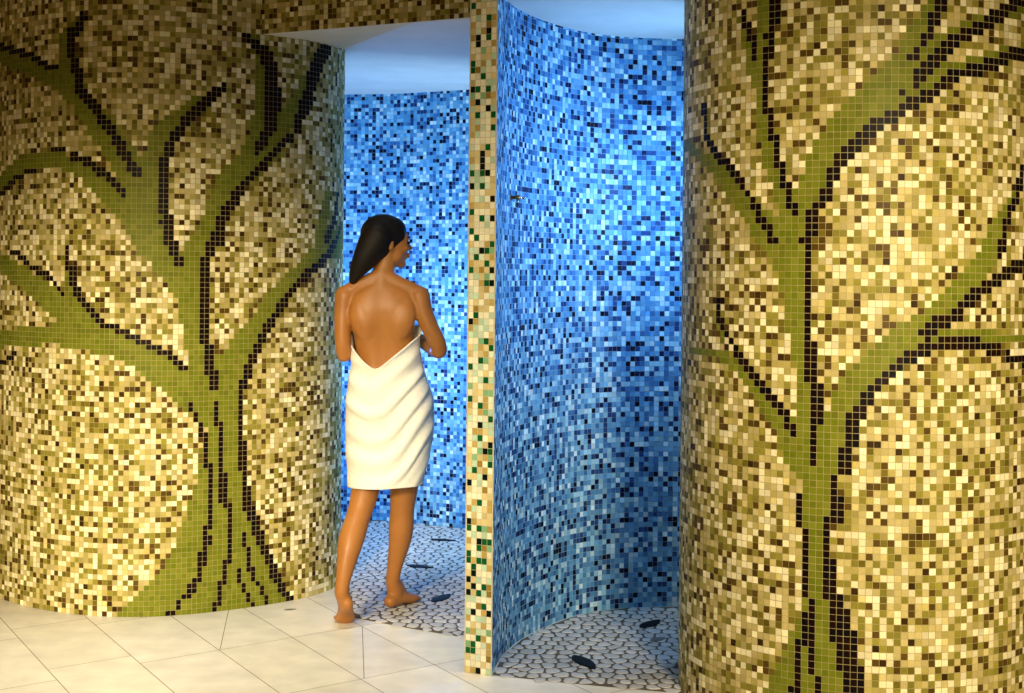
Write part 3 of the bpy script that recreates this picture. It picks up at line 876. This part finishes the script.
TOE = -1       # left foot: the big toe on the right hand side
foot((-.100, -.222, .002), (-.2, .97, 0), .62, (-.127, -.205, .150))
TOE = 1
foot((.040, .135, .005), (.52, .85, 0), .0, (.050, .155, .125))

# head: skull, jaw and the features of the face, looking right and a little away
HEAD = Matrix.Translation((.024, .030, 1.458)) @ Matrix.Rotation(math.radians(20), 4, 'Z') @ Matrix.Rotation(math.radians(2), 4, 'Y')
# head space: +x the face, +y the far side, z up from the chin
hp = lambda x, y, z: HEAD @ Vector((x, y, z))
HR = HEAD.to_3x3().to_4x4()
ball(bm, hp(-.012, 0, .132), (.094, .073, .080), HR, 28)
ball(bm, hp(.030, 0, .105), (.060, .060, .085), HR, 24)
ball(bm, hp(.030, 0, .056), (.052, .048, .055), HR, 24)
ball(bm, hp(.062, 0, .054), (.026, .032, .030), HR, 20)
ball(bm, hp(.060, 0, .018), (.024, .026, .019), HR, 16)
for s in (-1, 1):
    ball(bm, hp(.028, s * .040, .050), (.034, .016, .026), HR @ Matrix.Rotation(-.35, 4, 'Y'), 16)
    ball(bm, hp(.062, s * .034, .084), (.024, .022, .018), HR, 16)
    # ear
    ball(bm, hp(-.008, s * .070, .098), (.017, .009, .030), HR @ Matrix.Rotation(-.2, 4, 'Y') @ Matrix.Rotation(s * .35, 4, 'Z'), 16)
    # brow ridge
    ball(bm, hp(.074, s * .026, .126), (.012, .024, .009), HR, 14)
tube(bm, [tuple(hp(.080, 0, .124)) + (.007,), tuple(hp(.087, 0, .104)) + (.008,), tuple(hp(.103, 0, .086)) + (.0095,)], n=12)
for s in (-1, 1):
    ball(bm, hp(.093, s * .011, .081), (.010, .008, .008), HR, 12)
ball(bm, hp(.088, 0, .060), (.011, .022, .0065), HR, 14)
ball(bm, hp(.086, 0, .049), (.011, .019, .0070), HR, 14)

body = fused('body', bm, .0042, M_SKIN, woman, 8, .5)
bake(body)


def relax(me, weight, iters, f=.5):
    """even out the surface where weight (per vertex) asks for it"""
    n = len(me.vertices)
    co = np.empty(n * 3); me.vertices.foreach_get('co', co); co = co.reshape(-1, 3)
    ed = np.empty(len(me.edges) * 2, int); me.edges.foreach_get('vertices', ed); ed = ed.reshape(-1, 2)
    w = weight(co)[:, None] * f
    deg = np.bincount(ed.ravel(), minlength=n)[:, None]
    for _ in range(iters):
        acc = np.stack([np.bincount(ed[:, 0], co[ed[:, 1], k], n) + np.bincount(ed[:, 1], co[ed[:, 0], k], n) for k in range(3)], 1)
        co = co + (acc / np.maximum(deg, 1) - co) * w
    me.vertices.foreach_set('co', co.ravel())
    me.update()


# soften the joins of neck, shoulders and shoulder blades; keep the face and the hands crisp
relax(body.data, lambda c: np.clip((c[:, 2] - 1.0) / .1, 0, 1) * np.clip((1.47 - c[:, 2]) / .05, 0, 1) * np.clip((.10 - c[:, 1]) / .06, 0, 1), 14)
relax(body.data, lambda c: np.clip((1.0 - c[:, 2]) / .1, 0, 1) * np.clip((c[:, 2] - .10) / .06, 0, 1), 25)
relax(body.data, lambda c: np.clip((.20 - c[:, 2]) / .05, 0, 1) * np.clip((c[:, 2] - .02) / .04, .1, 1), 14)
relax(body.data, lambda c: np.clip((c[:, 2] - 1.46) / .02, 0, 1), 5)
body.data.polygons.foreach_set('use_smooth', [True] * len(body.data.polygons))

for s in (-1, 1):
    bm = bmesh.new()
    ball(bm, hp(.0795, s * .031, .107), (.011, .014, .0075), HR, 14)
    bm_object('eye', bm, M_EYE, woman)
    bm = bmesh.new()
    tube(bm, [tuple(hp(.089, s * .012, .126)) + (.0022, .0035), tuple(hp(.086, s * .030, .132)) + (.0024, .0038), tuple(hp(.071, s * .047, .127)) + (.0018, .0024)], n=8)
    bm_object('eyebrow', bm, M_BROW, woman)
bm = bmesh.new()
ball(bm, hp(.0905, 0, .0600), (.0100, .0205, .0056), HR, 14)
ball(bm, hp(.0885, 0, .0500), (.0100, .0180, .0060), HR, 14)
o = bm_object('lips', bm, M_LIPS, woman)

# hair: a close cap over the skull and one long smooth fall gathered over the left shoulder
bm = bmesh.new()
ball(bm, hp(-.020, 0, .138), (.098, .083, .086), HR, 32)
ball(bm, hp(.010, 0, .156), (.066, .074, .060), HR, 28)
ball(bm, hp(-.048, -.014, .108), (.064, .076, .088), HR, 28)
ball(bm, hp(.030, -.050, .138), (.030, .020, .034), HR, 18)
ball(bm, hp(.030, .050, .138), (.030, .020, .034), HR, 18)
tube(bm, [(-.010, -.015, 1.585, .070, .075), (-.036, -.030, 1.535, .064, .062), (-.066, -.036, 1.485, .050, .050), (-.094, -.030, 1.440, .033, .040), (-.108, -.014, 1.412, .020, .032), (-.116, .025, 1.395, .016, .028), (-.118, .075, 1.33, .014, .024), (-.112, .095, 1.24, .010, .018)], ref=(1, 0, 0), n=24)
tube(bm, [(-.030, -.035, 1.56, .035, .04), (-.070, -.040, 1.50, .032, .036), (-.100, -.030, 1.45, .022, .03), (-.119, -.010, 1.408, .010, .022)], ref=(1, 0, 0), n=20)
hair = fused('hair', bm, .005, M_HAIR, woman, 6, .5)
bake(hair)
hair.data.polygons.foreach_set('use_smooth', [True] * len(hair.data.polygons))
nt = M_HAIR.node_tree
tc = nt.nodes.new('ShaderNodeTexCoord')
mp = nt.nodes.new('ShaderNodeMapping')
mp.inputs['Rotation'].default_value = (0, .5, 0)
mp.inputs['Scale'].default_value = (260, 120, 9)
nz = nt.nodes.new('ShaderNodeTexNoise')
nz.inputs['Scale'].default_value = 1.0
nz.inputs['Detail'].default_value = 3
bp = nt.nodes.new('ShaderNodeBump')
bp.inputs['Strength'].default_value = .5
bp.inputs['Distance'].default_value = .003
nt.links.new(tc.outputs['Object'], mp.inputs['Vector'])
nt.links.new(mp.outputs['Vector'], nz.inputs['Vector'])
nt.links.new(nz.outputs['Fac'], bp.inputs['Height'])
nt.links.new(bp.outputs['Normal'], nt.nodes['Principled BSDF'].inputs['Normal'])

# towel: wrapped tube with a low dip at the back and soft swags
TW = catmull([(.535, .030, .022, .152, .150), (.60, .034, .024, .160, .150), (.68, .040, .026, .172, .146), (.76, .044, .028, .180, .143), (.84, .044, .028, .182, .142), (.92, .040, .028, .177, .134),
              (1.0, .031, .028, .158, .116), (1.06, .026, .026, .146, .106), (1.12, .022, .024, .139, .104), (1.18, .019, .022, .143, .110), (1.26, .016, .020, .150, .112)], n=6)
TZ = TW[:, 0]


def towel_section(z):
    return [np.interp(z, TZ, TW[:, k]) for k in range(1, 5)]


def towel_top(a):
    """height of the upper edge; a = 0 right, -90 degrees the back"""
    x, y = math.cos(a), math.sin(a)
    front = 1.205 + .012 * x
    px = .02 + .14 * x
    back = 1.026 + math.hypot(.014, (.150 * (px + .014) / .174) if px > -.014 else (.112 * (-.014 - px) / .106))
    t = min(1, max(0, (y + .25) / .5))
    t = t * t * (3 - 2 * t)
    return back * (1 - t) + front * t


def towel_fold(x, z, a):
    back = max(0, -math.sin(a)) ** .6
    u = x + .03
    w = z - (2.9 * u * u + .22 * u if u > 0 else 2.2 * u * u)      # swags hang lowest left of the middle
    n1 = math.sin(x * 11 + 1.0) + .6 * math.sin(x * 23 + z * 9)
    swag = math.sin(w / .105 * 2 * PI + .9 * n1) + .55 * math.sin(w / .062 * 2 * PI + 1.3 * n1 + 2) * (.5 + .5 * math.sin(w * 17))
    amp = .0078 * (.8 + .25 * max(0, (x + .12) / .3)) * (1 - .6 * min(1, max(0, (.68 - z) / .12)))
    return swag * amp * back + .003 * math.sin(5 * a + 7 * z) * (1 - back * .6)


NA, NR = 180, 110
bm = bmesh.new()
rows = []
for r in range(NR + 1):
    t = r / NR
    row = []
    for k in range(NA):
        a = 2 * PI * k / NA
        zt = towel_top(a)
        z = .552 + (zt - .552) * t + .006 * math.cos(a) * (1 - t)
        cx, cy, rx, ry = towel_section(z)
        ca, sa = math.cos(a), math.sin(a)
        sq = (abs(ca) ** 2.3 + abs(sa) ** 2.3) ** (-1 / 2.3)
        x0 = cx + rx * ca * sq
        off = towel_fold(x0, z, a)
        # the hem and the rolled upper edge are a little thicker
        off += .004 * math.exp(-((zt - z) / .010) ** 2) + .0015 * math.exp(-((z - .55) / .008) ** 2)
        row.append(bm.verts.new((cx + (rx + off) * ca * sq, cy + (ry + off) * sa * sq, z)))
    rows.append(row)
for r in range(NR):
    for k in range(NA):
        bm.faces.new((rows[r][k], rows[r][(k + 1) % NA], rows[r + 1][(k + 1) % NA], rows[r + 1][k]))
towel = bm_object('towel', bm, M_TOWEL, woman)
towel['label'] = 'white bath towel wrapped low across the back'
so = towel.modifiers.new('thickness', 'SOLIDIFY')
so.thickness = .007
so.offset = 0
